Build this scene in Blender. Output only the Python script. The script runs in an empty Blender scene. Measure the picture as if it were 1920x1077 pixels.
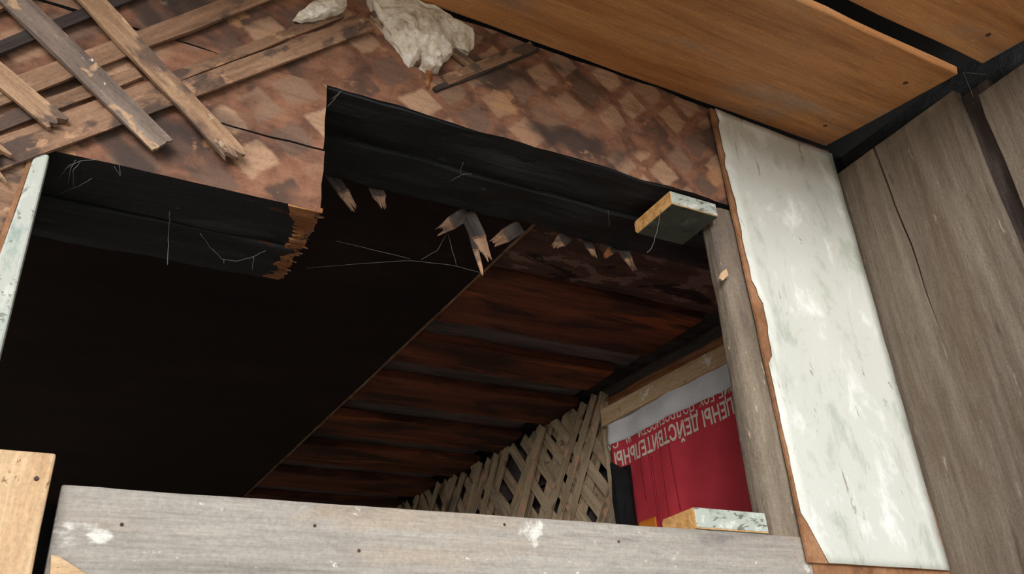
import bpy, math, random
from mathutils import Vector, Matrix, noise
random.seed(7)
scene = bpy.context.scene
COL = scene.collection

# ------------------------------------------------------------------ camera
Z0 = 1.55                                   # eye height above the ground
AX = ((0.87736593, 0.18189393, 0.44400859),      # facade direction, in camera axes
      (-0.47542019, 0.45460036, 0.7532026),      # into the house
      (-0.06484348, -0.87192494, 0.48532692))    # up
FPX = 1590.0
CAM = Vector((0, -1.2, Z0))
cd = bpy.data.cameras.new('camera'); cam = bpy.data.objects.new('camera', cd); COL.objects.link(cam)
cd.sensor_width = 36.0; cd.lens = FPX / 1920 * 36; cd.clip_start = 0.02; cd.clip_end = 200
cam.matrix_world = Matrix(((AX[0][0], -AX[0][1], -AX[0][2], CAM.x),
                           (AX[1][0], -AX[1][1], -AX[1][2], CAM.y),
                           (AX[2][0], -AX[2][1], -AX[2][2], CAM.z), (0, 0, 0, 1)))
scene.camera = cam

# ------------------------------------------------------------------ light
w = bpy.data.worlds.new('overcast_sky'); scene.world = w; w.use_nodes = True
bg = w.node_tree.nodes['Background']
bg.inputs['Color'].default_value = (0.86, 0.93, 1.0, 1); bg.inputs['Strength'].default_value = 1.0
sd = bpy.data.lights.new('hazy_sun', 'SUN'); sd.energy = 2.4; sd.angle = math.radians(28); sd.color = (1.0, 0.96, 0.9)
so = bpy.data.objects.new('hazy_sun', sd); COL.objects.link(so)
so.rotation_euler = Vector((0.62, 1.0, -0.14)).to_track_quat('-Z', 'Y').to_euler()
vs = scene.view_settings
vs.view_transform = 'Standard'; vs.look = 'None'; vs.gamma = 1.0; vs.exposure = 0.45
vs.use_curve_mapping = False

# ------------------------------------------------------------------ helpers
def at(px, py, axis, val):
    """point where the sight line through a pixel meets the plane axis = val (z relative to the eye)"""
    c = Vector((px - 960, py - 538.5, FPX))
    d = Vector([Vector(AX[i]).dot(c) for i in range(3)])
    o = (0.0, -1.2, 0.0)
    t = (val - o[axis]) / d[axis]
    return Vector((o[0] + t * d.x, o[1] + t * d.y, o[2] + t * d.z + Z0))

def fb(v, s=1.0, seed=0.0):
    return noise.noise(Vector((v[0] * s + seed * 7.13, v[1] * s - seed * 3.7, v[2] * s + seed * 1.9)))

def lin(c):
    return tuple(((x / 255) / 12.92 if x / 255 <= 0.04045 else ((x / 255 + 0.055) / 1.055) ** 2.4) for x in c) + (1,)

def link(o, parent=None):
    COL.objects.link(o)
    if parent is not None:
        o.parent = parent; o.matrix_parent_inverse = parent.matrix_basis.inverted()
    return o

def tag(o, label=None, cat=None, group=None, kind=None):
    for k, v in (('label', label), ('category', cat), ('group', group), ('kind', kind)):
        if v: o[k] = v
    return o

def mesh_obj(name, verts, faces, mat, parent=None, mw=None, smooth=False):
    me = bpy.data.meshes.new(name); me.from_pydata([tuple(v) for v in verts], [], faces); me.update()
    if smooth:
        for p in me.polygons: p.use_smooth = True
    me.materials.append(mat)
    o = bpy.data.objects.new(name, me)
    if mw is not None: o.matrix_world = mw
    return link(o, parent)

def frame(origin, xdir, normal):
    x = Vector(xdir).normalized(); n = Vector(normal); n = (n - x * n.dot(x)).normalized(); y = n.cross(x)
    return Matrix(((x.x, y.x, n.x, origin[0]), (x.y, y.y, n.y, origin[1]), (x.z, y.z, n.z, origin[2]), (0, 0, 0, 1)))

def slab(L, W, T, nx=6, nw=2, edge=0.0, face=0.0, jag0=0.0, jag1=0.0, taper=0.0, bow=0.0, seed=0, off0=None, off1=None, w1=None, cols=None, fn=None):
    """board: x 0..L, y -W/2..W/2, front face at z=0, back at z=-T; jagged ends, wavy edges"""
    rnd = random.Random(seed)
    if cols: nw = len(cols) - 1
    j0 = [off0(j / nw) if off0 else (rnd.random() * jag0) for j in range(nw + 1)]
    j1 = [off1(j / nw) if off1 else (rnd.random() * jag1) for j in range(nw + 1)]
    V = []
    for side in (0, 1):
        for i in range(nx + 1):
            for j in range(nw + 1):
                u = i / nx; v = cols[j] if cols else j / nw
                x0 = j0[j] * (0.7 if side else 1); x1 = L - j1[j] * (0.8 if side else 1)
                x = x0 + (x1 - x0) * u
                W_ = W + ((w1 - W) * u if w1 else 0)
                y = (v - 0.5) * W_ * (1 - taper * u)
                if edge:
                    a = fb((x * 9, j, 0), 1, seed + side * 3.1) + 0.5 * fb((x * 31, j, 4), 1, seed)
                    y += edge * a * (1 if j in (0, nw) else 0.3)
                z = -T * side
                if face: z += face * fb((x * 6, y * 25, side * 5), 1, seed + 11)
                z += bow * math.sin(math.pi * u)
                if fn: x, y, z = fn(x, y, z, side, j)
                V.append((x, y, z))
    n1 = nw + 1; K = (nx + 1) * n1; F = []
    for i in range(nx):
        for j in range(nw):
            a = i * n1 + j
            F.append((a, a + n1, a + n1 + 1, a + 1)); F.append((K + a, K + a + 1, K + a + n1 + 1, K + a + n1))
        a = i * n1
        F.append((a, K + a, K + a + n1, a + n1)); a += nw
        F.append((a, a + n1, K + a + n1, K + a))
    for j in range(nw):
        F.append((j, j + 1, K + j + 1, K + j)); a = nx * n1 + j
        F.append((a, K + a, K + a + 1, a + 1))
    return V, F

def bevel(o, wd=0.003, seg=2):
    m = o.modifiers.new('bevel', 'BEVEL'); m.width = wd; m.segments = seg; m.limit_method = 'ANGLE'; m.angle_limit = math.radians(40)
    return o

def board(name, p0, p1, W, T, normal, mat, parent=None, bev=0.0, **k):
    """board whose front face centreline runs p0 -> p1"""
    p0 = Vector(p0); p1 = Vector(p1); L = (p1 - p0).length
    V, F = slab(L, W, T, **k)
    o = mesh_obj(name, V, F, mat, parent, frame(p0, p1 - p0, normal))
    if bev: bevel(o, bev)
    return o

def prism(name, poly, n, T, mat, parent=None, bev=0.0):
    """closed outline of points, thickened by T against the direction n"""
    n = Vector(n).normalized(); k = len(poly); V = [Vector(p) for p in poly] + [Vector(p) - n * T for p in poly]
    F = [tuple(range(k)), tuple(range(2 * k - 1, k - 1, -1))] + [(i, k + i, k + (i + 1) % k, (i + 1) % k) for i in range(k)]
    c = sum(V, Vector()) / len(V)
    o = mesh_obj(name, [v - c for v in V], F, mat, parent, Matrix.Translation(c))
    import bmesh
    bm = bmesh.new(); bm.from_mesh(o.data); bmesh.ops.recalc_face_normals(bm, faces=bm.faces); bm.to_mesh(o.data); bm.free()
    if bev: bevel(o, bev)
    return o

def box(name, lo, hi, mat, parent=None):
    c = [(a + b) / 2 for a, b in zip(lo, hi)]; h = [(b - a) / 2 for a, b in zip(lo, hi)]
    V = [(sx * h[0], sy * h[1], sz * h[2]) for sx in (-1, 1) for sy in (-1, 1) for sz in (-1, 1)]
    F = [(0, 1, 3, 2), (4, 6, 7, 5), (0, 4, 5, 1), (2, 3, 7, 6), (0, 2, 6, 4), (1, 5, 7, 3)]
    return mesh_obj(name, V, F, mat, parent, Matrix.Translation(c))

def join_boxes(name, boxes, mat, parent=None):
    V = []; F = []
    for lo, hi in boxes:
        b = len(V)
        V += [((lo, hi)[i][0], (lo, hi)[j][1], (lo, hi)[k][2]) for i in (0, 1) for j in (0, 1) for k in (0, 1)]
        F += [tuple(b + q for q in f) for f in ((0, 1, 3, 2), (4, 6, 7, 5), (0, 4, 5, 1), (2, 3, 7, 6), (0, 2, 6, 4), (1, 5, 7, 3))]
    return mesh_obj(name, V, F, mat, parent)

def tube(name, pts, r, mat, parent=None, seg=5, radii=None):
    pts = [Vector(p) for p in pts]; V = []; F = []; k = len(pts)
    for i, p in enumerate(pts):
        d = (pts[min(i + 1, k - 1)] - pts[max(i - 1, 0)]).normalized()
        a = d.cross(Vector((0.3, 0.2, 0.93))).normalized(); b = d.cross(a)
        rr = radii[i] if radii else r
        for s in range(seg):
            t = 2 * math.pi * s / seg
            V.append(p + (a * math.cos(t) + b * math.sin(t)) * rr)
    for i in range(k - 1):
        for s in range(seg):
            F.append((i * seg + s, i * seg + (s + 1) % seg, (i + 1) * seg + (s + 1) % seg, (i + 1) * seg + s))
    F.append(tuple(range(seg - 1, -1, -1))); F.append(tuple((k - 1) * seg + s for s in range(seg)))
    c = pts[0]
    return mesh_obj(name, [v - c for v in V], F, mat, parent, Matrix.Translation(c), smooth=True)

# ------------------------------------------------------------------ materials
class NT:
    def __init__(s, name):
        s.m = bpy.data.materials.new(name); s.m.use_nodes = True; s.t = s.m.node_tree; s.t.nodes.clear()
        s.out = s.n('ShaderNodeOutputMaterial'); s.b = s.n('ShaderNodeBsdfPrincipled')
        s.t.links.new(s.b.outputs[0], s.out.inputs[0])
    def n(s, typ, **k):
        nd = s.t.nodes.new(typ)
        for a, v in k.items(): setattr(nd, a, v)
        return nd
    def set(s, sock, v):
        if isinstance(v, bpy.types.NodeSocket): s.t.links.new(v, sock)
        else: sock.default_value = v
    def vec(s, rand=True):
        tc = s.n('ShaderNodeTexCoord')
        if not rand: return tc.outputs['Object']
        oi = s.n('ShaderNodeObjectInfo'); vm = s.n('ShaderNodeVectorMath', operation='MULTIPLY_ADD')
        s.t.links.new(oi.outputs['Random'], vm.inputs[0]); vm.inputs[1].default_value = (17, 31, 13)
        s.t.links.new(tc.outputs['Object'], vm.inputs[2]); return vm.outputs[0]
    def scale(s, v, sc, loc=(0, 0, 0), rot=(0, 0, 0)):
        mp = s.n('ShaderNodeMapping'); s.set(mp.inputs['Vector'], v)
        mp.inputs['Location'].default_value = loc; mp.inputs['Rotation'].default_value = rot; mp.inputs['Scale'].default_value = sc
        return mp.outputs[0]
    def noise(s, v, scale=1.0, detail=6, rough=0.6, dist=0.0, col=False):
        nd = s.n('ShaderNodeTexNoise'); s.set(nd.inputs['Vector'], v); nd.inputs['Scale'].default_value = scale
        nd.inputs['Detail'].default_value = detail; nd.inputs['Roughness'].default_value = rough; nd.inputs['Distortion'].default_value = dist
        return nd.outputs['Color' if col else 'Fac']
    def math(s, op, a, b=0.0, c=0.0, clamp=False):
        nd = s.n('ShaderNodeMath', operation=op, use_clamp=clamp); s.set(nd.inputs[0], a); s.set(nd.inputs[1], b); s.set(nd.inputs[2], c); return nd.outputs[0]
    def ramp(s, f, stops, interp='LINEAR'):
        nd = s.n('ShaderNodeValToRGB'); cr = nd.color_ramp; cr.interpolation = interp
        while len(cr.elements) < len(stops): cr.elements.new(0.5)
        for e, (p, c) in zip(cr.elements, stops): e.position = p; e.color = c
        s.set(nd.inputs[0], f); return nd.outputs[0]
    def step(s, f, lo, hi):
        nd = s.n('ShaderNodeMapRange'); nd.interpolation_type = 'SMOOTHSTEP'; s.set(nd.inputs['Value'], f)
        nd.inputs['From Min'].default_value = lo; nd.inputs['From Max'].default_value = hi; return nd.outputs[0]
    def mix(s, f, a, b, mode='MIX'):
        nd = s.n('ShaderNodeMix', data_type='RGBA', blend_type=mode); s.set(nd.inputs[0], f); s.set(nd.inputs[6], a); s.set(nd.inputs[7], b); return nd.outputs[2]
    def sep(s, v):
        nd = s.n('ShaderNodeSeparateXYZ'); s.set(nd.inputs[0], v); return nd.outputs
    def done(s, col, rough=0.8, h=None, bump=0.3, bd=0.01, spec=0.3):
        s.set(s.b.inputs['Base Color'], col); s.set(s.b.inputs['Roughness'], rough); s.b.inputs['Specular IOR Level'].default_value = spec
        if h is not None:
            bp = s.n('ShaderNodeBump'); bp.inputs['Strength'].default_value = bump; bp.inputs['Distance'].default_value = bd
            s.set(bp.inputs['Height'], h); s.t.links.new(bp.outputs[0], s.b.inputs['Normal'])
        return s.m

def wood(name, c0, c1, c2, gs=(3, 55, 55), blots=(), rough=0.8, bump=0.35, spec=0.25, rand=True, mid=0.5, spread=0.16, bd=0.006, detail=0.75):
    """c0 dark, c1 middle, c2 light grain along the board; blots: (colour, (sx,sy,sz), threshold, softness, strength)"""
    s = NT(name); v = s.vec(rand)
    g = s.noise(s.scale(v, gs), 1, 8, 0.62, 0.4)
    g2 = s.noise(s.scale(v, (gs[0] * .5, gs[1] * .16, gs[2] * .16)), 1, 5, 0.55, 0.6)
    f = s.math('ADD', s.math('MULTIPLY', g, 0.55), s.math('MULTIPLY', g2, 0.45))
    col = s.ramp(f, [(mid - spread, lin(c0)), (mid, lin(c1)), (mid + spread, lin(c2))])
    for i, (c, sc, thr, soft, st) in enumerate(blots):
        b = s.noise(s.scale(v, sc, (i * 3.3, i * 5.7, i * 2.1)), 1, 7, 0.62, 0.3)
        col = s.mix(s.math('MULTIPLY', s.step(b, thr, thr + soft), st), col, lin(c))
    fine = s.noise(s.scale(v, (gs[0] * 9, gs[1] * 5, gs[2] * 5)), 1, 5, .7)
    spk = s.noise(v, 170, 4, .7)
    tone = s.math('ADD', s.math('MULTIPLY', fine, detail), s.math('MULTIPLY', spk, detail))
    tone = s.math('ADD', tone, 1 - detail)
    cmb = s.n('ShaderNodeCombineColor')
    for q in range(3): s.set(cmb.inputs[q], tone)
    col = s.mix(1.0, col, cmb.outputs[0], 'MULTIPLY')
    h = s.math('ADD', f, s.math('MULTIPLY', s.math('ADD', fine, spk), .35))
    return s.done(col, rough, h, bump, bd, spec)

M = {}
M['soffit'] = wood('varnished_brown_board', (146, 94, 54), (190, 130, 80), (212, 154, 100), (2.2, 38, 38),
                   [((160, 138, 122), (2.2, 4.5, 4.5), .52, .18, .75), ((112, 70, 40), (2, 9, 9), .58, .15, .6), ((212, 164, 112), (16, 150, 150), .64, .05, .8), ((226, 190, 150), (60, 160, 160), .74, .02, .8)], rough=.62, spec=.4)
M['greywood'] = wood('weathered_grey_brown_plank', (90, 79, 69), (114, 102, 90), (134, 122, 109), (2.5, 45, 45),
                     [((96, 76, 58), (2, 7, 7), .52, .2, .6), ((168, 160, 148), (10, 70, 70), .63, .1, .6), ((66, 56, 48), (5, 40, 40), .62, .08, .5)], bump=.5)
M['sill'] = wood('pale_grey_weathered_plank', (130, 124, 117), (160, 154, 147), (176, 170, 163), (2.5, 60, 60),
                 [((172, 154, 134), (3, 12, 12), .54, .16, .55), ((112, 106, 110), (3, 9, 9), .57, .14, .65), ((230, 228, 222), (8, 11, 11), .62, .07, .85), ((226, 222, 214), (30, 45, 45), .66, .04, .8), ((54, 46, 42), (34, 34, 34), .71, .02, .9)], bump=.45)
M['beige'] = wood('sunbleached_beige_board', (168, 132, 98), (200, 168, 132), (216, 190, 156), (3, 40, 40),
                  [((196, 150, 104), (6, 14, 14), .55, .15, .6), ((96, 74, 56), (24, 44, 44), .635, .03, .8), ((240, 236, 228), (7, 11, 11), .6, .06, .8)])
M['lath'] = wood('soiled_brown_lath', (104, 80, 64), (144, 112, 90), (172, 140, 114), (5, 60, 60),
                 [((76, 64, 60), (9, 18, 18), .5, .1, .85), ((190, 150, 118), (12, 22, 22), .6, .05, .7)])
M['lath_pale'] = wood('limewashed_grey_lath', (74, 62, 58), (112, 98, 90), (140, 126, 116), (5, 50, 50),
                      [((190, 156, 124), (13, 22, 22), .55, .06, .85), ((226, 222, 216), (20, 30, 30), .655, .05, .8)])
M['lath_raw'] = wood('splintered_tan_lath', (112, 86, 68), (158, 126, 100), (192, 160, 130), (6, 70, 70),
                     [((92, 78, 72), (8, 14, 14), .48, .1, .85), ((206, 180, 152), (14, 20, 20), .62, .05, .8)], bump=.7)
M['lath_dark'] = wood('sooty_dark_lath', (40, 34, 33), (64, 56, 54), (92, 82, 76), (5, 50, 50), [((130, 100, 78), (10, 20, 20), .62, .08, .6)])
M['char'] = wood('charred_black_timber', (13, 14, 17), (27, 29, 33), (50, 52, 58), (3, 42, 42),
                 [((96, 50, 28), (5, 12, 12), .655, .06, .75), ((110, 110, 112), (30, 90, 90), .68, .03, .7)], rough=.62, bump=.9, spec=.35, bd=.01)
M['torn'] = wood('freshly_torn_orange_wood', (96, 56, 34), (146, 94, 60), (184, 134, 92), (8, 80, 80), [((60, 38, 28), (10, 30, 30), .6, .08, .7)], bump=.9)
M['cutwood'] = wood('sawn_orange_end_grain', (168, 116, 64), (212, 160, 100), (228, 184, 128), (50, 50, 50), [], bump=.6)
M['redplank'] = wood('sooty_red_brown_plank', (72, 40, 29), (108, 62, 45), (138, 84, 60), (2.2, 30, 30),
                     [((54, 38, 34), (2.2, 8, 8), .47, .14, .85), ((160, 90, 48), (2, 14, 14), .58, .1, .75), ((190, 176, 160), (40, 60, 60), .735, .02, .6)])
M['sootplank'] = wood('soot_greyed_plank', (58, 52, 52), (92, 84, 84), (124, 116, 116), (2.5, 30, 30),
                      [((104, 78, 70), (4, 12, 12), .57, .08, .6), ((120, 114, 112), (12, 60, 60), .67, .04, .6)])
M['peelplank'] = wood('peeling_dark_brown_plank', (52, 36, 32), (80, 58, 51), (108, 82, 74), (2.5, 22, 22),
                      [((130, 104, 96), (7, 14, 14), .54, .02, .75), ((26, 19, 18), (5, 11, 11), .57, .03, .9)])
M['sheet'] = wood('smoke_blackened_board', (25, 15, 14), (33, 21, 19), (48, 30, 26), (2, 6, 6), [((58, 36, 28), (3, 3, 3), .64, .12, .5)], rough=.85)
M['fringe'] = wood('pale_fringe', (96, 72, 54), (140, 112, 88), (170, 146, 118), (20, 30, 30))
M['lattice'] = wood('smoky_tan_lath', (122, 104, 82), (168, 148, 122), (196, 176, 148), (5, 40, 40), [((204, 158, 130), (9, 14, 14), .56, .05, .75), ((112, 108, 112), (4, 8, 8), .57, .12, .7), ((96, 76, 56), (8, 10, 10), .6, .06, .7)])
M['post'] = wood('rough_dusty_jamb_post', (84, 73, 63), (116, 104, 91), (142, 130, 115), (4, 26, 26),
                 [((214, 190, 158), (12, 60, 60), .66, .04, .8), ((96, 88, 92), (3, 8, 8), .55, .15, .6)], bump=.7)
M['fibre'] = wood('brown_hardboard', (112, 78, 54), (148, 106, 76), (172, 130, 98), (20, 20, 20), [((110, 70, 44), (12, 12, 12), .6, .1, .6)])
M['roomwall'] = wood('limewashed_room_boards', (150, 140, 126), (180, 170, 156), (200, 192, 180), (2, 30, 30))  # kept pale so the unseen walls and floor bounce light onto the ceiling
M['soot'] = wood('black_char_and_gap_shade', (6, 6, 7), (12, 12, 14), (22, 22, 25), (4, 40, 40), rough=.8, bump=.9)  # black of the charred stump, also painted-in shade for gaps and backings

def ground_mat():
    s = NT('dry_trodden_ground'); v = s.vec(False)
    f = s.noise(s.scale(v, (1, 1, 1)), 1.4, 9, .65)
    return s.done(s.ramp(f, [(.3, lin((164, 152, 132))), (.55, lin((196, 184, 164))), (.75, lin((180, 176, 150)))]), .95, f, .4, .05, .1)
M['ground'] = ground_mat()

def log_mat():
    """log face after the lath and plaster fell off: diamond imprints, soot and terracotta stain"""
    s = NT('lath_stained_log_face'); v = s.vec(False)
    wob = s.noise(v, 8, 4, .6, col=True)
    vm = s.n('ShaderNodeVectorMath', operation='MULTIPLY_ADD'); s.set(vm.inputs[0], wob); vm.inputs[1].default_value = (.048, .048, 0); s.set(vm.inputs[2], v)
    r = s.scale(vm.outputs[0], (11.5, 11.5, 0), rot=(0, 0, math.radians(44)))
    fr = s.n('ShaderNodeVectorMath', operation='FRACTION'); s.set(fr.inputs[0], r)
    fl = s.n('ShaderNodeVectorMath', operation='FLOOR'); s.set(fl.inputs[0], r)
    wn_ = s.n('ShaderNodeTexWhiteNoise', noise_dimensions='2D'); s.set(wn_.inputs['Vector'], fl.outputs[0])
    fx = s.sep(fr.outputs[0])
    mk = None
    for ax in (0, 1):
        m_ = s.math('MULTIPLY', s.step(fx[ax], .10, .21), s.math('SUBTRACT', 1.0, s.step(fx[ax], .81, .92)))
        mk = m_ if mk is None else s.math('MULTIPLY', mk, m_)
    cell = s.ramp(wn_.outputs['Value'], [(.0, lin((84, 68, 62))), (.2, lin((132, 106, 92))), (.45, lin((196, 160, 132))), (.7, lin((178, 140, 114))), (1.0, lin((112, 90, 80)))])
    band = s.ramp(s.noise(v, 14, 5, .6), [(.36, lin((96, 72, 61))), (.5, lin((142, 100, 80))), (.66, lin((164, 120, 96)))])
    fade = s.step(s.noise(s.scale(v, (5, 5, 5), (9, 4, 0)), 1, 3, .5), .32, .48)
    col = s.mix(s.math('MULTIPLY', mk, s.math('MULTIPLY', fade, .9)), band, cell)
    g = s.noise(s.scale(v, (5, 60, 60)), 1, 8, .65, .4)
    col = s.mix(s.math('MULTIPLY', s.step(g, .42, .68), .3), col, lin((96, 68, 54)), 'MIX')
    fine = s.noise(v, 130, 6, .75)
    col = s.mix(s.math('MULTIPLY', s.step(fine, .52, .68), .45), col, lin((84, 62, 52)))
    col = s.mix(s.math('MULTIPLY', s.step(s.noise(v, 60, 6, .7), .62, .72), .5), col, lin((206, 168, 138)))
    soot = s.noise(s.scale(v, (4.2, 6.5, 5)), 1, 5, .5, .5)
    col = s.mix(s.math('MULTIPLY', s.step(soot, .55, .66), .85), col, lin((66, 58, 57)))
    lime = s.noise(s.scale(v, (13, 9, 9), (4, 2, 0)), 1, 6, .6)
    col = s.mix(s.math('MULTIPLY', s.step(lime, .69, .77), .6), col, lin((236, 222, 206)))
    tan = s.noise(s.scale(v, (8, 10, 9), (1, 7, 0)), 1, 6, .6)
    col = s.mix(s.math('MULTIPLY', s.step(tan, .6, .66), .6), col, lin((196, 148, 108)))
    return s.done(col, .85, s.math('ADD', g, s.math('MULTIPLY', fine, .6)), .6, .008, .2)
M['log'] = log_mat()

def paint_mat(name, base, dirty, under, gs=(8, 8, 8), peel=.66, rough=.45, white=(240, 244, 240), crack=.0):
    s = NT(name); v = s.vec(False)
    a = s.noise(s.scale(v, gs), 1, 9, .68, .25)
    col = s.ramp(a, [(.36, lin(dirty)), (.46, lin(base)), (.54, lin(base)), (.66, lin(white))])
    b = s.noise(s.scale(v, (gs[0] * 1.6, gs[1] * 3, gs[2] * 3), (3, 1, 2)), 1, 8, .68, .5)
    p = s.step(b, peel, peel + .025)
    col = s.mix(s.math('MULTIPLY', p, .8), col, lin(under))
    st = s.noise(s.scale(v, (gs[0] * .9, gs[1] * 2.2, gs[2] * 2.2), (7, 5, 1)), 1, 5, .6, .4)
    col = s.mix(s.math('MULTIPLY', s.step(st, .6, .72), .45), col, lin(tuple(.55 * d + .45 * u for d, u in zip(dirty, under))))
    fine = s.noise(v, 120, 5, .7)
    col = s.mix(s.math('MULTIPLY', s.step(fine, .64, .72), .4), col, lin(under))
    h = s.math('SUBTRACT', s.math('MULTIPLY', a, .6), s.math('MULTIPLY', p, .5)); h = s.math('ADD', h, s.math('MULTIPLY', fine, .2))
    return s.done(col, rough, h, .5, .006, .3)
M['panelpaint'] = paint_mat('chalky_pale_green_paint', (208, 211, 205), (184, 190, 180), (158, 148, 132), (5, 9, 9), .63, .6, (236, 238, 236))
M['casingpaint'] = paint_mat('flaking_pale_mint_paint', (182, 187, 180), (150, 164, 158), (126, 122, 114), (30, 30, 14), .60, .6, (206, 210, 204))
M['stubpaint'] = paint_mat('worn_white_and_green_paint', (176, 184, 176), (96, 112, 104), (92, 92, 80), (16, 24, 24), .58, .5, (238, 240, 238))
M['stubunder'] = paint_mat('dark_green_paint', (74, 82, 74), (48, 54, 50), (40, 36, 32), (12, 20, 20), .6, .6, (104, 112, 104))  # darker tone than the stub front, used on its underside
def plaster_mat():
    s = NT('crumbling_lime_plaster'); v = s.vec(False)
    f = s.noise(v, 26, 8, .65, .3)
    return s.done(s.ramp(f, [(.32, lin((150, 132, 112))), (.44, lin((222, 210, 194))), (.56, lin((246, 241, 232)))]), .95, f, .9, .01, .1)
M['plaster'] = plaster_mat()

def banner_mat(name, c):
    s = NT(name); v = s.vec(False)
    weave = s.noise(s.scale(v, (60, 400, 400)), 1, 2, .5)
    big = s.noise(v, 7, 5, .6)
    a = lin(c); d = tuple(x * .72 for x in a[:3]) + (1,)
    return s.done(s.ramp(s.math('ADD', s.math('MULTIPLY', weave, .4), s.math('MULTIPLY', big, .6)), [(.36, d), (.6, a)]), .7, weave, .15, .002, .25)
M['red'] = banner_mat('red_banner_cloth', (204, 62, 74))
M['white'] = banner_mat('white_banner_cloth', (222, 220, 226))
M['letter'] = banner_mat('printed_cream_lettering', (236, 220, 208))
M['orange'] = banner_mat('printed_orange', (236, 140, 50))
M['drip'] = banner_mat('dark_red_water_streak', (178, 46, 58))
def web_mat():
    s = NT('dusty_cobweb'); return s.done((.16, .155, .145, 1), .9)
M['web'] = web_mat()
def nail_mat():
    s = NT('rusty_nail_head'); v = s.vec(); f = s.noise(v, 300, 3)
    return s.done(s.ramp(f, [(.4, lin((50, 36, 30))), (.6, lin((104, 80, 68)))]), .6, f, .3, .002)
M['nail'] = nail_mat()

def R(z): return z + Z0          # heights are measured from the eye
FRONT = (0, -1, 0)

# ------------------------------------------------------------------ setting: ground, room shell
bpy_ground = tag(box('ground', (-30, -30, -.2), (30, 30, 0), M['ground']), 'dry beige ground outside the house', kind='structure')
FL = .30
tag(box('floor', (-1.6, .26, FL - .05), (2.3, 3.45, FL), M['roomwall']), kind='structure')
wf = tag(join_boxes('wall_front', [((-1.6, .035, .02), (1.30, .25, R(.325))), ((-1.6, .0, .02), (-.10, .25, R(.843))), ((-1.6, .0, R(.845)), (-.62, .25, R(1.5)))], M['soot']), kind='structure')  # black colour stands in for shade in the gap beside the sill
wl = tag(join_boxes('wall_left', [((-1.7, .25, .02), (-1.6, .5, R(1.3))), ((-1.7, 2.2, .02), (-1.6, 3.45, R(1.3))), ((-1.7, .5, .02), (-1.6, 2.2, R(-.85))), ((-1.7, .5, R(1.05)), (-1.6, 2.2, R(1.3)))], M['roomwall']), kind='structure')  # opening added in this unseen wall to let daylight onto lattice and banner
wb = tag(box('wall_back', (-1.7, 3.45, .02), (2.4, 3.55, R(1.35)), M['roomwall']), kind='structure')

# ------------------------------------------------------------------ front wall: header logs
lg = board('log', (-.62, 0, R(1.285)), (1.78, 0, R(1.285)), .302, .125, FRONT, M['log'], wf, nx=160, nw=6, edge=.0065, face=.006, seed=3)
lgb = board('log', (-.62, .128, R(1.285)), (1.78, .128, R(1.285)), .31, .125, FRONT, M['char'], wf, nx=40, nw=3, edge=.006, face=.004, seed=5)
# charred undersides of the two upper logs
board('charred_face', (-.3, .066, R(1.131)), (1.765, .066, R(1.131)), .122, .02, (0, 0, -1), M['char'], wf, nx=60, nw=5, edge=.004, face=.010, seed=6)
board('charred_face', (-.3, .192, R(1.120)), (1.765, .192, R(1.120)), .12, .02, (0, 0, -1), M['char'], wf, nx=60, nw=5, edge=.004, face=.010, seed=8)
# lower logs, burnt through and broken off
def char_under(o):
    o.data.materials.append(M['char'])
    for p in o.data.polygons:
        if p.normal.y < -.5: p.material_index = 1
def split(x, y, z, side, j):
    if j in (5, 6, 7):
        y += .05 * (x - .93) * -.6 + .004 * fb((x * 20, 0, 0), 1, 2)
        if side == 0 and j == 6: z -= .014 * min(1, max(0, (x - .74) / .06))
    return x, y, z
lw = board('broken_log', (-.62, 0, R(.989)), (.338, 0, R(.989)), .286, .122, FRONT, M['log'], wf, nx=60, cols=[0, .1, .2, .3, .4, .448, .455, .462, .55, .7, .85, 1], edge=.002, face=.005, seed=9, jag1=.004, fn=split)
char_under(lg); char_under(lw)
tag(lw, 'stained log face sawn off above the broken charred edge')
lw2 = board('broken_log', (-.62, .126, R(.985)), (.33, .126, R(.985)), .276, .122, FRONT, M['char'], wf, nx=30, nw=4, edge=.002, face=.004, seed=10, jag1=.02)
u1 = board('charred_face', (-.20, .066, R(.848)), (.340, .066, R(.848)), .120, .016, (0, 0, -1), M['char'], wf, nx=30, nw=14, edge=.003, face=.008, seed=12,
           off1=lambda v: .004 + random.random() * .014)
u2 = board('charred_face', (-.20, .194, R(.843)), (.340, .194, R(.843)), .124, .016, (0, 0, -1), M['char'], wf, nx=30, nw=14, edge=.003, face=.008, seed=13,
           off1=lambda v: .004 + random.random() * .022)
board('log', (-1.6, -.002, R(.56)), (-.098, -.002, R(.56)), .56, .002, FRONT, M['lath'], wf, nx=20, nw=3, edge=.004, face=.003, seed=14)
# torn fibres along the broken end
rt = random.Random(4)
def rag(amp, fine): return lambda v: amp * (.5 + fb((v * 6, 2, 0), 1, 3)) + fine * rt.random()
board('torn_edge', (.280, .066, R(.8445)), (.346, .066, R(.8445)), .132, .010, (0, 0, -1), M['torn'], wf, nx=5, nw=60, face=.006, seed=15, off0=lambda v: .05 * min(1, 1.7 * (1 - v)) * (.6 + .8 * rt.random() * .5), off1=rag(.012, .012))
board('torn_edge', (.300, .192, R(.8405)), (.343, .192, R(.8405)), .120, .010, (0, 0, -1), M['torn'], wf, nx=5, nw=60, face=.006, seed=16, off0=rag(.03, .010), off1=rag(.016, .014))
for i in range(36):
    y = .0 + i / 36 * .252; z = R(.842) + random.uniform(0, .014)
    board('splinter', (.318, y, z), (.338 + random.uniform(-.004, .012), y + random.uniform(-.004, .004), z + random.uniform(-.006, .008)), random.uniform(.002, .005), .003, (0, -.3, -1), M[random.choice(('torn', 'lath_dark', 'lath'))], wf, nx=1, nw=1, taper=.8, seed=i)

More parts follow.
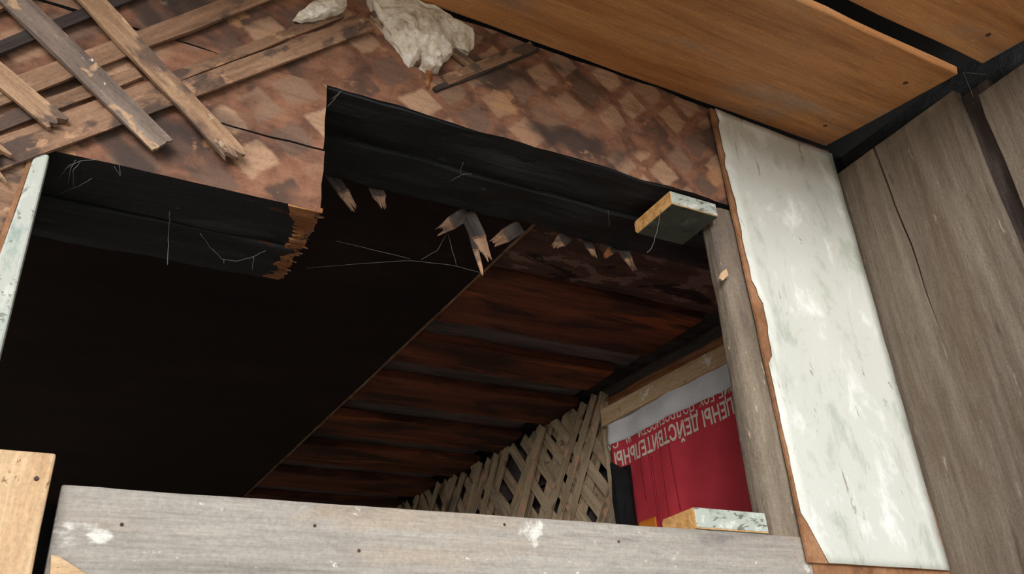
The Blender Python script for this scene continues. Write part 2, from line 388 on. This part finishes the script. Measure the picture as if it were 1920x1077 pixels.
# ------------------------------------------------------------------ laths on the front wall
def lath(p, q, W, mat, y, T=.006, label=None, name='lath', **k):
    a = at(p[0], p[1], 1, y); b = at(q[0], q[1], 1, y)
    o = board(name, a, b, W, T, FRONT, mat, wf, **k)
    if label: o['label'] = label
    return o
K = dict(nx=14, nw=2, edge=.0028, face=.0012)
# lower layer, rising to the right
lath((-560, 502), (695, 40), .036, M['lath'], -.015, seed=21, label='brown lath rising to the right, lowest of its layer', jag1=.006, **K)
lath((-560, 393), (640, -70), .036, M['lath'], -.015, seed=22, **K)
lath((-460, 272), (420, -80), .020, M['lath_dark'], -.014, seed=23, label='thin dark sooty lath', **K)
lath((-460, 174), (200, -80), .034, M['lath'], -.015, seed=24, **K)
lath((-40, 245), (260, 135), .024, M['lath'], -.009, seed=28, **K)
lath((640, 25), (1, 268), .02, M['lath'], -.008, seed=29, **K)
# upper layer, falling to the right
K2 = dict(nx=16, nw=8, edge=.0022, face=.0016)
lath((-130, -158), (306, 272), .040, M['lath_pale'], -.028, T=.008, seed=31, label='limewashed lath with a cleanly sawn white end', jag1=.003, **K2)
lath((28, -158), (448, 296), .038, M['lath_raw'], -.028, T=.008, seed=32, label='long tan lath with a ragged snapped end', jag1=.022, **K2)
lath((-230, -56), (116, 236), .034, M['lath_raw'], -.028, T=.008, seed=33, label='short lath with a snapped end above the mint casing', jag1=.016, **K2)
lath((-60, 240), (8, 300), .03, M['lath_raw'], -.028, T=.007, seed=34, jag1=.02, **K2)
lath((-20, 305), (16, 345), .010, M['lath_raw'], -.018, T=.005, seed=35, jag1=.01, nx=4, nw=2, taper=.7)
# laths left high under the eave
lath((815, 168), (1010, 92), .012, M['lath_dark'], -.008, T=.005, seed=36, **K)
lath((835, 150), (1000, 85), .026, M['lath'], -.010, T=.005, seed=37, **K)
lath((850, 95), (905, 135), .022, M['lath_raw'], -.012, T=.006, seed=38, jag1=.02, **K2)
lath((700, 20), (790, 118), .016, M['lath_raw'], -.014, T=.01, seed=39, jag1=.012, **K2)

# plaster clinging under the eave
def lump(name, outline, y, T, mat, parent, seed, depth=.02, label=None):
    import bmesh
    pts = [at(px, py, 1, y) for px, py in outline]
    c = sum(pts, Vector()) / len(pts); bm = bmesh.new()
    rings = []
    for k, s_ in enumerate((1.0, .97, .75, .45, .15)):
        ring = []
        for p in pts:
            q = c + (p - c) * s_
            q.y = y + (T if k == 0 else -depth * (0, .35, .8, 1.0, 1.05)[k] + fb(q, 26, seed) * depth * .9 + fb(q, 70, seed) * depth * .4)
            ring.append(bm.verts.new(q - c))
        rings.append(ring)
    n = len(pts)
    for a, b in zip(rings, rings[1:]):
        for i in range(n): bm.faces.new((a[i], a[(i + 1) % n], b[(i + 1) % n], b[i]))
    bm.faces.new(rings[-1])
    bmesh.ops.subdivide_edges(bm, edges=bm.edges[:], cuts=2, use_grid_fill=True)
    bmesh.ops.recalc_face_normals(bm, faces=bm.faces)
    for v in bm.verts: v.co.y += fb(v.co, 60, seed + 3) * .006 + fb(v.co, 150, seed) * .003; v.co.x += fb(v.co, 70, seed + 5) * .005; v.co.z += fb(v.co, 90, seed + 6) * .004
    me = bpy.data.meshes.new(name); bm.to_mesh(me); bm.free(); me.materials.append(mat)
    o = bpy.data.objects.new(name, me); o.matrix_world = Matrix.Translation(c); link(o, parent)
    if label: o['label'] = label
    return o
lump('plaster_patch', [(690, -6), (770, -4), (800, 20), (820, 50), (838, 80), (846, 104), (832, 116), (824, 132), (808, 136), (792, 126), (788, 112), (770, 120), (752, 96), (728, 66), (708, 36)], -.012, .012, M['plaster'], wf, 1, .022, 'broken white plaster hanging under the eave')
lump('plaster_patch', [(770, 0), (815, 14), (850, 38), (888, 55), (893, 80), (878, 102), (856, 92), (838, 76), (820, 48), (800, 22)], -.006, .006, M['plaster'], wf, 2, .014)
lump('plaster_patch', [(560, 20), (590, 2), (650, -4), (648, 16), (618, 30), (588, 38), (566, 40), (552, 34)], -.014, .006, M['plaster'], wf, 3, .01)
lump('plaster_patch', [(796, 130), (812, 134), (808, 150), (800, 164), (794, 156), (800, 145)], -.004, .004, M['torn'], wf, 4, .006)

# ------------------------------------------------------------------ eave soffit (slopes down away from the house)
es = bpy.data.objects.new('eave_soffit', None); es.location = (0, 0, R(1.44)); link(es); tag(es, kind='structure')
SLOPE = math.radians(10.5)
sy = Vector((0, -math.cos(SLOPE), -math.sin(SLOPE))); sn = Vector((0, math.sin(SLOPE), -math.cos(SLOPE)))
def sof(x, d, off=0.0): return Vector((x, 0, R(1.437))) + sy * d + sn * off
def soffit_board(d0, d1, x0, x1, seed, off=0.0):
    o = board('plank', sof(x0, (d0 + d1) / 2, off), sof(x1, (d0 + d1) / 2, off), d1 - d0, .022, sn, M['soffit'], es, bev=.002, nx=40, nw=4, edge=.003, face=.0015, seed=seed, jag1=.004)
    return o
p1 = soffit_board(.012, .417, -1.8, 1.75, 41)
p2 = soffit_board(.476, .86, -1.8, 1.752, 42, .004)
box('backing_board', (-1.8, -.9, R(1.47)), (1.9, .2, R(1.49)), M['soot'], es)  # coloured black to stand in for shade in the soffit gaps
def nail(p, n, r, parent, mat='nail'):
    n = Vector(n).normalized(); V = []; F = []
    for k, (rr, h) in enumerate(((1, -.001), (1, .0008), (.6, .0018))):
        for i in range(8):
            t = i * math.pi / 4; V.append((rr * r * math.cos(t), rr * r * math.sin(t), h))
    for k in range(2):
        for i in range(8): F.append((k * 8 + i, k * 8 + (i + 1) % 8, k * 8 + 8 + (i + 1) % 8, k * 8 + 8 + i))
    F.append(tuple(range(16, 24)))
    return mesh_obj('nail_head', V, F, M[mat], parent, frame(p, n.orthogonal(), n))
nail(sof(1.66, .09, .0005), sn, .006, p1); nail(sof(1.67, .33, .0005), sn, .006, p1); nail(sof(1.66, .55, .0045), sn, .006, p2)

# ------------------------------------------------------------------ outer right wall of upright planks
XR = 1.765
wr = tag(box('wall_right', (XR + .045, -1.6, .0), (XR + .075, -.005, R(1.42)), M['char']), kind='structure')  # backing; its black stands in for shade in gaps around the planks
NR = (-1, 0, 0)
def upright(y0, y1, ztop, seed, x=XR, name='plank', mat='greywood', T=.026, **k):
    yc = (y0 + y1) / 2
    return board(name, (x - .032 * ztop, yc, .0), (x, yc, ztop), abs(y1 - y0), T, NR, M[mat], wr, nx=46, seed=seed, **k)
def crack(x, y, z, side, j):
    t = min(1, max(0, (x - R(.80)) / .35))
    if j in (6, 7, 8):
        y += .012 * fb((x * 5, 0, 0), 1, 3) + .018 * (x - R(1.1))
        if side == 0 and j == 7: z -= .022 * t
    return x, y, z
cx = .62
upright(-.002, -.377, R(1.345), 51, cols=[0, .1, .2, .3, .4, .5, cx - .010, cx, cx + .010, .72, .8, .9, 1], edge=.004, face=.002, fn=crack)
upright(-.375, -.45, R(1.33), 53, x=XR + .022, name='batten', mat='lath_dark', T=.018, nw=2, edge=.004)
upright(-.424, -.80, R(1.29), 54, nw=5, edge=.004, face=.002)
upright(-.805, -1.2, R(1.22), 55, nw=5, edge=.004, face=.002)
upright(-1.205, -1.6, R(1.16), 56, nw=5, edge=.004, face=.002)

box('corner_filler', (XR + .004, -.006, .0), (XR + .12, .12, R(1.43)), M['soot'], wr)  # dark block added to stop sky showing through the corner

# ------------------------------------------------------------------ inner ceiling of overlapping boards
ce = tag(box('ceiling', (-1.7, .25, R(1.262)), (2.3, 3.5, R(1.29)), M['sootplank']), kind='structure')
low = [(.27, .575, 'peelplank'), (.615, .93, 'redplank'), (1.075, 1.262, 'redplank'), (1.40, 1.64, 'redplank'), (1.80, 2.03, 'redplank'), (2.17, 2.42, 'redplank'), (2.56, 2.80, 'redplank'), (2.95, 3.2, 'redplank'), (3.3, 3.45, 'redplank')]
def wallx(y): return 1.885 - .085 * (y - .3)
for i, (a, b, m) in enumerate(low):
    board('plank', (.6, (a + b) / 2, R(1.2)), (wallx((a + b) / 2) - (.05 if b < 1.27 else -.03) + random.uniform(-.02, .02), (a + b) / 2, R(1.2)), b - a, .03, (0, 0, -1), M[m], ce, nx=24, nw=4, edge=.006, face=.003, seed=60 + i, jag1=.006)
up = [(.54, .66), (.9, 1.11), (1.24, 1.44), (1.6, 1.84), (2.0, 2.2), (2.38, 2.6), (2.76, 3.0), (3.16, 3.34)]
for i, (a, b) in enumerate(up):
    board('upper_plank', (.6, (a + b) / 2, R(1.232)), (wallx((a + b) / 2) - .02, (a + b) / 2, R(1.232)), b - a, .026, (0, 0, -1), M['sootplank'], ce, nx=24, nw=4, edge=.008, face=.006, seed=80 + i)

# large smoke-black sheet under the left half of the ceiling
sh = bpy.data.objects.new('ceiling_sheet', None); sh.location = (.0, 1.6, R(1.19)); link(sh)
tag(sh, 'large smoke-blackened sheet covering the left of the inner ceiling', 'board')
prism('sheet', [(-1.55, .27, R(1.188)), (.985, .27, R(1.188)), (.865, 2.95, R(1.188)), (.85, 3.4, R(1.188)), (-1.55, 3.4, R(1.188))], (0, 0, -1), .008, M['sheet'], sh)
board('frayed_edge', (.982, .31, R(1.186)), (.866, 2.95, R(1.186)), .007, .012, (0, 0, -1), M['fringe'], sh, nx=60, nw=1, edge=.004, face=.003, seed=70)  # pale strip along the sheet's right edge, lighter than the sheet

# ------------------------------------------------------------------ inner right wall: lath lattice over boards
wi = bpy.data.objects.new('wall_room_right', None); wi.location = (1.88, .3, FL); link(wi); tag(wi, kind='structure')
wd = Vector((-.085, 1, 0)).normalized(); wn = Vector((-1, -.085, 0)).normalized()      # along, and into the room
def wp(y, z, off=0.0): return Vector((wallx(y), y, R(z))) + wn * off
for i in range(7):
    z = -.95 + i * .34
    board('board', wp(.1, z + .0, -.075), wp(3.45, z, -.075), .30 if i < 6 else .2, .025, wn, M['sootplank'], wi, nx=14, nw=2, edge=.005, seed=100 + i)
board('backing_board', wp(.1, .2, -.105), wp(3.45, .2, -.105), 2.4, .02, wn, M['sootplank'], wi, nx=4, nw=2)
def clip(y0, z0, dy, dz, ya, yb, za, zb):
    t0, t1 = -9, 9
    for o, d, a, b in ((y0, dy, ya, yb), (z0, dz, za, zb)):
        u, v = (a - o) / d, (b - o) / d
        t0 = max(t0, min(u, v)); t1 = min(t1, max(u, v))
    return t0, t1
rl = random.Random(5)
def lattice_layer(sgn, spacing, W, off, seed, skip=.0, zt=1.212):
    n = int(4.2 / spacing)
    for i in range(n):
        y0 = -.2 + i * spacing + rl.uniform(-.012, .012); sl = rl.uniform(.85, 1.3)
        if rl.random() < skip: continue
        dy, dz = (-.62 * sgn, .78 * sl)
        t0, t1 = clip(y0 + (1.0 if sgn > 0 else 0), .3, dy, dz, 1.25, 3.3, -.05, zt - rl.uniform(0, .035))
        if t1 - t0 < .04: continue
        ys = y0 + (1.0 if sgn > 0 else 0)
        board('lath', wp(ys + dy * t0, .3 + dz * t0, off), wp(ys + dy * t1, .3 + dz * t1, off + rl.uniform(-.002, .004)), W * rl.uniform(.85, 1.15), .006, wn, M['lattice'], wi, nx=3, nw=1, edge=.003, seed=seed + i)
lattice_layer(-1, .112, .052, -.040, 500, .12)
lattice_layer(1, .105, .050, -.028, 200, .08)
lattice_layer(-1, .100, .048, -.018, 300, .08)
lattice_layer(1, .118, .036, -.006, 400, .06)
board('corner_stud', wp(1.262, -.6, -.0), wp(1.25, 1.15, -.0), .05, .05, wn, M['lattice'], wi, nx=8, nw=2, edge=.008, seed=91)
board('top_rail', wp(.1, 1.135, -.004), wp(1.24, 1.135, -.004), .05, .03, wn, M['torn'], wi, nx=12, nw=2, edge=.006, seed=92)

# ------------------------------------------------------------------ banner hung on the inner right wall
bn = bpy.data.objects.new('banner', None); bn.location = wp(.75, .2, 0); link(bn)
tag(bn, 'red banner with a white strip and upside-down lettering beside the lath lattice', 'banner')
board('batten', wp(.12, 1.078, .03), wp(1.235, 1.082, .03), .062, .014, wn, M['beige'], bn, nx=12, nw=2, edge=.003, seed=93)
def ripple(y, z): return .004 * math.sin(y * 19 + z * 3) + .006 * math.sin(y * 8.3 + 1.2) + .003 * math.sin(y * 41 + z * 9) + (.004 * math.sin(z * 60 + y * 4) if z > .97 else 0)
def cloth(name, y0, y1, z0, z1, mat, off=0.0, ny=60, nz=24, z1b=None):
    V = []; F = []
    for s_ in (0, 1):
        for i in range(ny + 1):
            for j in range(nz + 1):
                y = y0 + (y1 - y0) * i / ny; zt = z1 + ((z1b - z1) * i / ny if z1b is not None else 0); z = z0 + (zt - z0) * j / nz
                V.append(wp(y, z, .016 + ripple(y, z) + off - .001 * s_) - bn.location)
    n = nz + 1; Kk = (ny + 1) * n
    for i in range(ny):
        for j in range(nz):
            a = i * n + j; F.append((a, a + n, a + n + 1, a + 1)); F.append((Kk + a, Kk + a + 1, Kk + a + n + 1, Kk + a + n))
    for i in range(ny):
        a = i * n; F.append((a, Kk + a, Kk + a + n, a + n)); a += nz; F.append((a, a + n, Kk + a + n, Kk + a))
    for j in range(nz):
        F.append((j, j + 1, Kk + j + 1, Kk + j)); a = ny * n + j; F.append((a, Kk + a, Kk + a + 1, a + 1))
    return mesh_obj(name, V, F, mat, bn, Matrix.Translation(bn.location), smooth=True)
cloth('red_cloth', .20, 1.225, .18, .985, M['red'])
cloth('white_strip', .20, 1.228, .972, 1.062, M['white'], .0045, nz=10)
cloth('orange_print', 1.045, 1.14, .42, .672, M['orange'], .0012, 8, 12)
def lettering(text, ya, yb, zc, h, bold, name='lettering'):
    """printed words, upside down; ya = where the line starts (near), yb = where it ends (far)"""
    cu = bpy.data.curves.new('t', 'FONT'); cu.body = text; cu.size = 1; cu.offset = bold; cu.resolution_u = 3
    ob = bpy.data.objects.new('t', cu); COL.objects.link(ob)
    dg = bpy.context.evaluated_depsgraph_get(); me = bpy.data.meshes.new_from_object(ob.evaluated_get(dg))
    bpy.data.objects.remove(ob); bpy.data.curves.remove(cu)
    me.name = name
    xs = [v.co.x for v in me.vertices]; x0, x1 = min(xs), max(xs)
    for v in me.vertices:
        y = ya + (v.co.x - x0) / (x1 - x0) * (yb - ya); z = zc - v.co.y / .72 * h
        v.co = wp(y, z, .016 + ripple(y, z) + .0022) - bn.location
    me.materials.clear(); me.materials.append(M['letter'])
    o = bpy.data.objects.new(name, me); o.matrix_world = Matrix.Translation(bn.location); return link(o, bn)
def wy(px, py): return at(px, py, 0, 1.82).y
lettering('ВСЕ ЦЕНЫ ДЕЙСТВИТЕЛЬНЫ', .513, 1.205, .938, .052, .026)
for t_, a_, b_ in (('О РИЕ', (1388, 718), (1340, 742)), ('БОХ', (1332, 744), (1308, 757)), ('ПОДРОБНОСТИ', (1299, 765), (1202, 811)), ('НА', (1188, 824), (1179, 828)), ('СА', (1169, 833), (1152, 842))):
    lettering(t_, wy(*a_), wy(*b_), .988, .034, .012)
for i, (y, za, zb) in enumerate(((1.14, .87, .60), (1.075, .88, .74), (1.03, .885, .66), (1.018, .87, .62), (.965, .895, .60), (.915, .9, .66))):
    cloth('water_streak', y, y + .005, zb, za, M['drip'], .0012, 1, 10)

# ------------------------------------------------------------------ things in and around the opening
def thing(name, loc, label, cat, group=None):
    o = bpy.data.objects.new(name, None); o.location = loc; link(o); return tag(o, label, cat, group)

# sill plank
sp = board('sill_plank', (.022, 0, R(.220)), (1.332, 0, R(.220)), .244, .034, FRONT, M['sill'], None, bev=.003, nx=60, nw=4, edge=.0012, face=.001, seed=110)
tag(sp, 'wide pale grey weathered plank across the bottom of the opening', 'plank')
for px, py in ((228, 984), (590, 986), (673, 1033), (946, 984), (1160, 1016)):
    nail(at(px, py, 1, -.0012), FRONT, .0022, sp)
# beige board at the lower left
bb = board('beige_board', (-.035, -.03, .02), (-.035, -.03, R(.372)), .088, .025, FRONT, M['beige'], None, bev=.003, nx=20, nw=4, edge=.002, face=.001, seed=111)
tag(bb, 'sun-bleached beige upright board end left of the grey sill plank', 'board')
for px, py in ((68, 898),): nail(at(px, py, 1, -.0308), FRONT, .003, bb)
# beige block peeping out below
sb = prism('wood_offcut', [at(96, 1040, 1, -.012), at(112, 1044, 1, -.012), at(165, 1078, 1, -.012), at(170, 1110, 1, -.012), at(92, 1110, 1, -.012)], FRONT, .011, M['beige'], None, .001)
tag(sb, 'small beige wood offcut at the lower left end of the sill plank', 'wood')
# painted casing strip at the left
cs = thing('casing_strip', (-.09, -.01, R(.30)), 'narrow mint-white flaking casing strip at the left side of the opening', 'trim')
y = -.012
prism('strip', [at(66, 284, 1, y), at(93, 290, 1, y), at(46, 480, 1, y), at(0, 668, 1, y), at(-60, 920, 1, y), at(-110, 900, 1, y), at(-62, 660, 1, y), at(-2, 480, 1, y), at(30, 392, 1, y)], FRONT, .024, M['casingpaint'], cs, .003)
prism('bare_wood_edge', [at(66, 284, 1, -.008), at(58, 284, 1, -.008), at(-10, 470, 1, -.008), at(-2, 482, 1, -.008)], FRONT, .018, M['fibre'], cs)
# rough jamb post
jp = thing('jamb_post', (1.27, .02, R(.34)), 'rough brown upright jamb post between the opening and the pale panel', 'post')
V = []; F = []; NS = 28; NZ = 60
for i in range(NZ + 1):
    t = i / NZ; z = R(.30 + (1.115 - .30) * t); xl = 1.259 + (1.276 - 1.259) * t; xr = 1.350 + (1.376 - 1.350) * min(1, t * 1.6); c = (xl + xr) / 2; hw = (xr - xl) / 2
    for k in range(NS):
        a = 2 * math.pi * k / NS; ca, sa = math.cos(a), math.sin(a)
        x = c + hw * math.copysign(abs(ca) ** .6, ca); yy = .036 + .034 * math.copysign(abs(sa) ** .6, sa)
        d = fb((x * 12, yy * 12, z * 4), 1, 2) * .006 + fb((x * 60, yy * 60, z * 14), 1, 4) * .002
        V.append((x + ca * d - 1.27, yy + sa * d - .02, z - R(.34)))
for i in range(NZ):
    for k in range(NS): F.append((i * NS + k, i * NS + (k + 1) % NS, (i + 1) * NS + (k + 1) % NS, (i + 1) * NS + k))
F.append(tuple(range(NS - 1, -1, -1))); F.append(tuple(NZ * NS + k for k in range(NS)))
# local X must run along the grain: turn the mesh so that its length is local X
po = mesh_obj('post', [(v[2], v[0], v[1]) for v in V], F, M['post'], None, None)
po.matrix_world = Matrix(((0, 1, 0, 1.27), (0, 0, 1, .02), (1, 0, 0, R(.34)), (0, 0, 0, 1))); po.parent = jp; po.matrix_parent_inverse = jp.matrix_basis.inverted()
prism('bark_scar', [at(1352, 512, 1, -.001), at(1362, 504, 1, -.001), at(1366, 516, 1, -.001), at(1356, 526, 1, -.001), at(1349, 522, 1, -.001)], FRONT, .004, M['beige'], jp)

# pale painted hardboard panel
pn = thing('hardboard_panel', (1.55, -.01, R(.295)), 'tall pale green-white painted hardboard panel with torn brown left edge', 'panel')
ye = -.012
def edge_pts(a, b, n, amp, seed, yv):
    out = []
    for i in range(n + 1):
        t = i / n; p = Vector(a).lerp(Vector(b), t)
        e = amp * (fb((t * 14, 0, 0), 1, seed) + .6 * fb((t * 45, 1, 0), 1, seed)); out.append(Vector((p.x + e, yv, p.z)))
    return out
TL = Vector((1.328, ye, R(1.424))); BL = Vector((1.312, ye, R(.290))); TR = Vector((1.762, ye, R(1.41))); BR = Vector((1.726, ye, R(.288)))
edge_l = edge_pts(TL, BL, 40, .002, 1, ye)
sheet = prism('hardboard', edge_l + [BR] + edge_pts(BR, TR, 20, .003, 3, ye)[1:], FRONT, .006, M['fibre'], pn)
# paint film, torn back from the left edge
def film_edge():
    out = []
    for i in range(61):
        t = i / 60; p = TL.lerp(BL, t)
        g = .012 + .008 * fb((t * 9, 3, 0), 1, 7) + .008 * fb((t * 40, 3, 0), 1, 9)
        if .45 < t < .62: g += .004 + .012 * math.sin((t - .45) / .17 * math.pi)
        if .62 < t < .92: g = .004 + .004 * abs(fb((t * 60, 1, 0), 1, 5))
        if t > .925: g = .012 + (t - .925) * .5
        if t < .05: g += .004
        out.append(Vector((p.x + g, ye - .0015, p.z)))
    return out
fe = film_edge()
fr = [Vector((p.x - .004, ye - .0015, p.z)) for p in edge_pts(BR, TR, 20, .003, 3, ye)]
nv = len(fe); NXF = 16; V = []; F = []
for i in range(nv):
    t = i / (nv - 1); rr = TR.lerp(BR, t); rx = rr.x - .004 + .003 * fb((t * 14, 5, 0), 1, 3)
    zl, zr = fe[i].z, rr.z
    for j in range(NXF + 1):
        u = j / NXF; x = fe[i].x + (rx - fe[i].x) * u; z = zl + (zr - zl) * u
        V.append((x, ye - .0012 - .0035 * max(0, fb((x * 7, z * 3, 0), 1, 6)) - .002 * (1 + math.sin(x * 30 + z * 2)) * .5, z))
for i in range(nv - 1):
    for j in range(NXF):
        a = i * (NXF + 1) + j; F.append((a, a + NXF + 1, a + NXF + 2, a + 1))
cc = Vector((1.55, ye, R(.85)))
pf = mesh_obj('paint_film', [((v[2] - cc.z), (v[0] - cc.x), (v[1] - cc.y)) for v in V], [tuple(f) for f in F], M['panelpaint'], None, None, smooth=True)
pf.matrix_world = Matrix(((0, 1, 0, cc.x), (0, 0, 1, cc.y), (1, 0, 0, cc.z), (0, 0, 0, 1))); pf.parent = pn; pf.matrix_parent_inverse = pn.matrix_basis.inverted()
md = pf.modifiers.new('solid', 'SOLIDIFY'); md.thickness = .001; md.offset = 0
# board under the panel
ub = board('brown_board', (1.33, -.004, R(.205)), (1.74, -.004, R(.205)), .184, .02, FRONT, M['fibre'], None, bev=.002, nx=10, nw=2, edge=.002, seed=120)
tag(ub, 'brown fibreboard strip under the foot of the pale panel', 'board')

# sawn-off window frame pieces
fs = thing('frame_stub', (1.22, .03, R(1.07)), 'short sawn-off frame board jutting out under the charred header beside the post', 'board')
def stub(par, x0, x1, y0, y1, z0, z1, r=.006):
    n = 24
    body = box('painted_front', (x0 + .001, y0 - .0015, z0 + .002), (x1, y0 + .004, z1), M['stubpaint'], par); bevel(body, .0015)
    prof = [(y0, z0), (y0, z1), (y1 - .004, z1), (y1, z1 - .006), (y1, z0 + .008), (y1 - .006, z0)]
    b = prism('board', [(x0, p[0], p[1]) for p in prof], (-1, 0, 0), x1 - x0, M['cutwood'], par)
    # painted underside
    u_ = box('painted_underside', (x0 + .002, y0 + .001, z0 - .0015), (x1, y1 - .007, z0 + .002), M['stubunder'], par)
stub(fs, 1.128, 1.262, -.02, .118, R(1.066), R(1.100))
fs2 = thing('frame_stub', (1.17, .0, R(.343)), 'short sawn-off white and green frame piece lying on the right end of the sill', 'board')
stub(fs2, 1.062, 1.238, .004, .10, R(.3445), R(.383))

# charred upright stump before the banner
V = []; F = []; n = 9; H = 16
for i in range(H + 1):
    t = i / H
    for k in range(n):
        a = 2 * math.pi * k / n
        rr = (.046 - .012 * t) * (1 + .4 * fb((math.cos(a) * 3, math.sin(a) * 3, t * 9), 1, 4)); z = -.9 + t * 1.745
        if i == H: z += .09 * fb((math.cos(a) * 4, math.sin(a) * 4, 1), 1, 8)
        V.append((math.cos(a) * rr, math.sin(a) * rr, z + 1.25))
for i in range(H):
    for k in range(n): F.append((i * n + k, i * n + (k + 1) % n, (i + 1) * n + (k + 1) % n, (i + 1) * n + k))
F.append(tuple(H * n + k for k in range(n))); F.append(tuple(range(n - 1, -1, -1)))
st = mesh_obj('charred_stump', V, F, M['soot'], None, Matrix.Translation((wallx(1.17) - .088, 1.092, FL)))
tag(st, 'charred black broken upright between the lattice and the red banner', 'post')

# splintered lath ends hanging behind the charred header
def dangle(pts, W, label, mat='lath', yv=.262, seed=0, n=8, tilt=(0, -1, -.4), T=.004):
    W *= 1.25
    a = at(*pts[0], 1, yv); b = at(*pts[1], 1, yv - .012); m_ = a.lerp(b, .55)
    o = board('broken_lath', a, m_, W, T, tilt, M['lath_dark'], None, nx=4, nw=n, edge=.002, jag0=.004, seed=seed)
    board('torn_tip', a.lerp(b, .5), b, W * .98, T * .9, tilt, M[mat], o, nx=4, nw=n, edge=.002, jag1=W * 1.1, taper=.45, seed=seed + 50)
    return tag(o, label, 'lath', 'splintered laths behind the header')
dangle([(618, 322), (668, 396)], .020, 'long dark splintered lath end hanging beside the broken log', seed=131)
dangle([(700, 342), (722, 392)], .026, 'short splintered lath with a pale torn tip, second from the broken log', seed=132)
dangle([(878, 398), (818, 436)], .026, 'lath stub pointing left, leftmost of the hanging middle cluster', seed=133)
dangle([(876, 396), (918, 490)], .030, 'widest frayed lath hanging down in the middle cluster', seed=134)
dangle([(880, 420), (906, 516)], .012, 'long thin splinter tip touching the edge of the black sheet', seed=135, n=4)
dangle([(978, 424), (920, 460)], .028, 'splintered lath stub pointing left at the corner of the black sheet', seed=136)
dangle([(1072, 436), (1036, 466)], .026, 'small torn lath stub pointing left, first right of the black sheet', seed=137)
dangle([(1098, 446), (1118, 484)], .018, 'narrow pale lath tip, second right of the black sheet', seed=138, n=5)
dangle([(1158, 456), (1134, 484)], .020, 'small torn orange lath stub, third right of the black sheet', seed=139, mat='torn')
dangle([(1162, 458), (1192, 508)], .022, 'dark splintered lath tip, rightmost of the hanging row', seed=140, mat='lath')

# ------------------------------------------------------------------ cobwebs
def web(label, strands, r=.0007):
    r *= .7
    t = thing('cobweb', strands[0][0], label, 'cobweb')
    for pts in strands:
        P_ = [Vector(p) for p in pts]; Q = []
        for a, b in zip(P_, P_[1:]):
            for k in range(6): Q.append(a.lerp(b, k / 6) + Vector((fb((k, a.x * 9, 0), 1, 2), fb((k, 3, a.z * 9), 1, 5), fb((k, a.y * 9, 8), 1, 1))) * .0012)
        Q.append(P_[-1])
        tube('strand', Q, r, M['web'], t, 4)
def U(px, py, z): return at(px, py, 2, z)
def Y(px, py, y): return at(px, py, 1, y)
web('long sagging cobweb threads stretched across the black sheet', [[Y(575, 503, .30), Y(700, 493, .30), Y(770, 489, .30), Y(850, 498, .30), Y(905, 513, .30)], [Y(630, 452, .29), Y(770, 486, .29)], [Y(838, 438, .28), Y(820, 470, .29), Y(790, 487, .30)], [Y(840, 440, .28), Y(856, 498, .30)]])
web('cobweb thread hanging below the sawn-off frame board', [[Y(1240, 385, .02), Y(1233, 430, .02), Y(1222, 466, .02), Y(1213, 474, .02)]], .001)
web('thin upright cobweb thread on the charred broken log', [[Y(321, 330, .06), Y(318, 400, .10), Y(316, 440, .15), Y(314, 497, .16)]], .001)
web('drooping cobweb loop under the split of the broken charred log', [[U(375, 438, .832), U(395, 465, .828), U(418, 487, .82), U(445, 490, .82), U(475, 482, .822), U(498, 470, .83)], [U(420, 486, .82), U(420, 494, .815)], [U(476, 482, .82), U(473, 506, .81)]], .0009)
web('tangled dusty cobweb beside the mint casing strip', [[U(110, 335, .835), U(128, 312, .83), U(150, 302, .835), U(190, 298, .835)], [U(128, 345, .83), U(132, 318, .825), U(142, 300, .835)], [U(138, 350, .83), U(137, 320, .825), U(150, 305, .835)], [U(110, 365, .83), U(150, 348, .83), U(172, 335, .835)], [U(214, 312, .83), U(226, 330, .825), U(224, 310, .835)]])
web('cobweb wisps on the soot-black header', [[U(868, 305, 1.115), U(862, 328, 1.11)], [U(845, 340, 1.112), U(866, 328, 1.11), U(885, 326, 1.115)], [U(1140, 395, 1.113), U(1143, 425, 1.105)]], .0008)
web('cobweb strands at the corner of the eave and plank wall', [[(1.735, -.43, R(1.345)), (1.75, -.445, R(1.335)), (1.765, -.46, R(1.325))], [(1.74, -.425, R(1.352)), (1.752, -.42, R(1.32)), (1.76, -.415, R(1.29))]], .001)
web('short thread bridging the broken log and the upper log', [[Y(614, 200, .0), Y(634, 178, .0), Y(642, 168, .0)], [Y(622, 186, .0), Y(638, 172, .0)]], .0007)
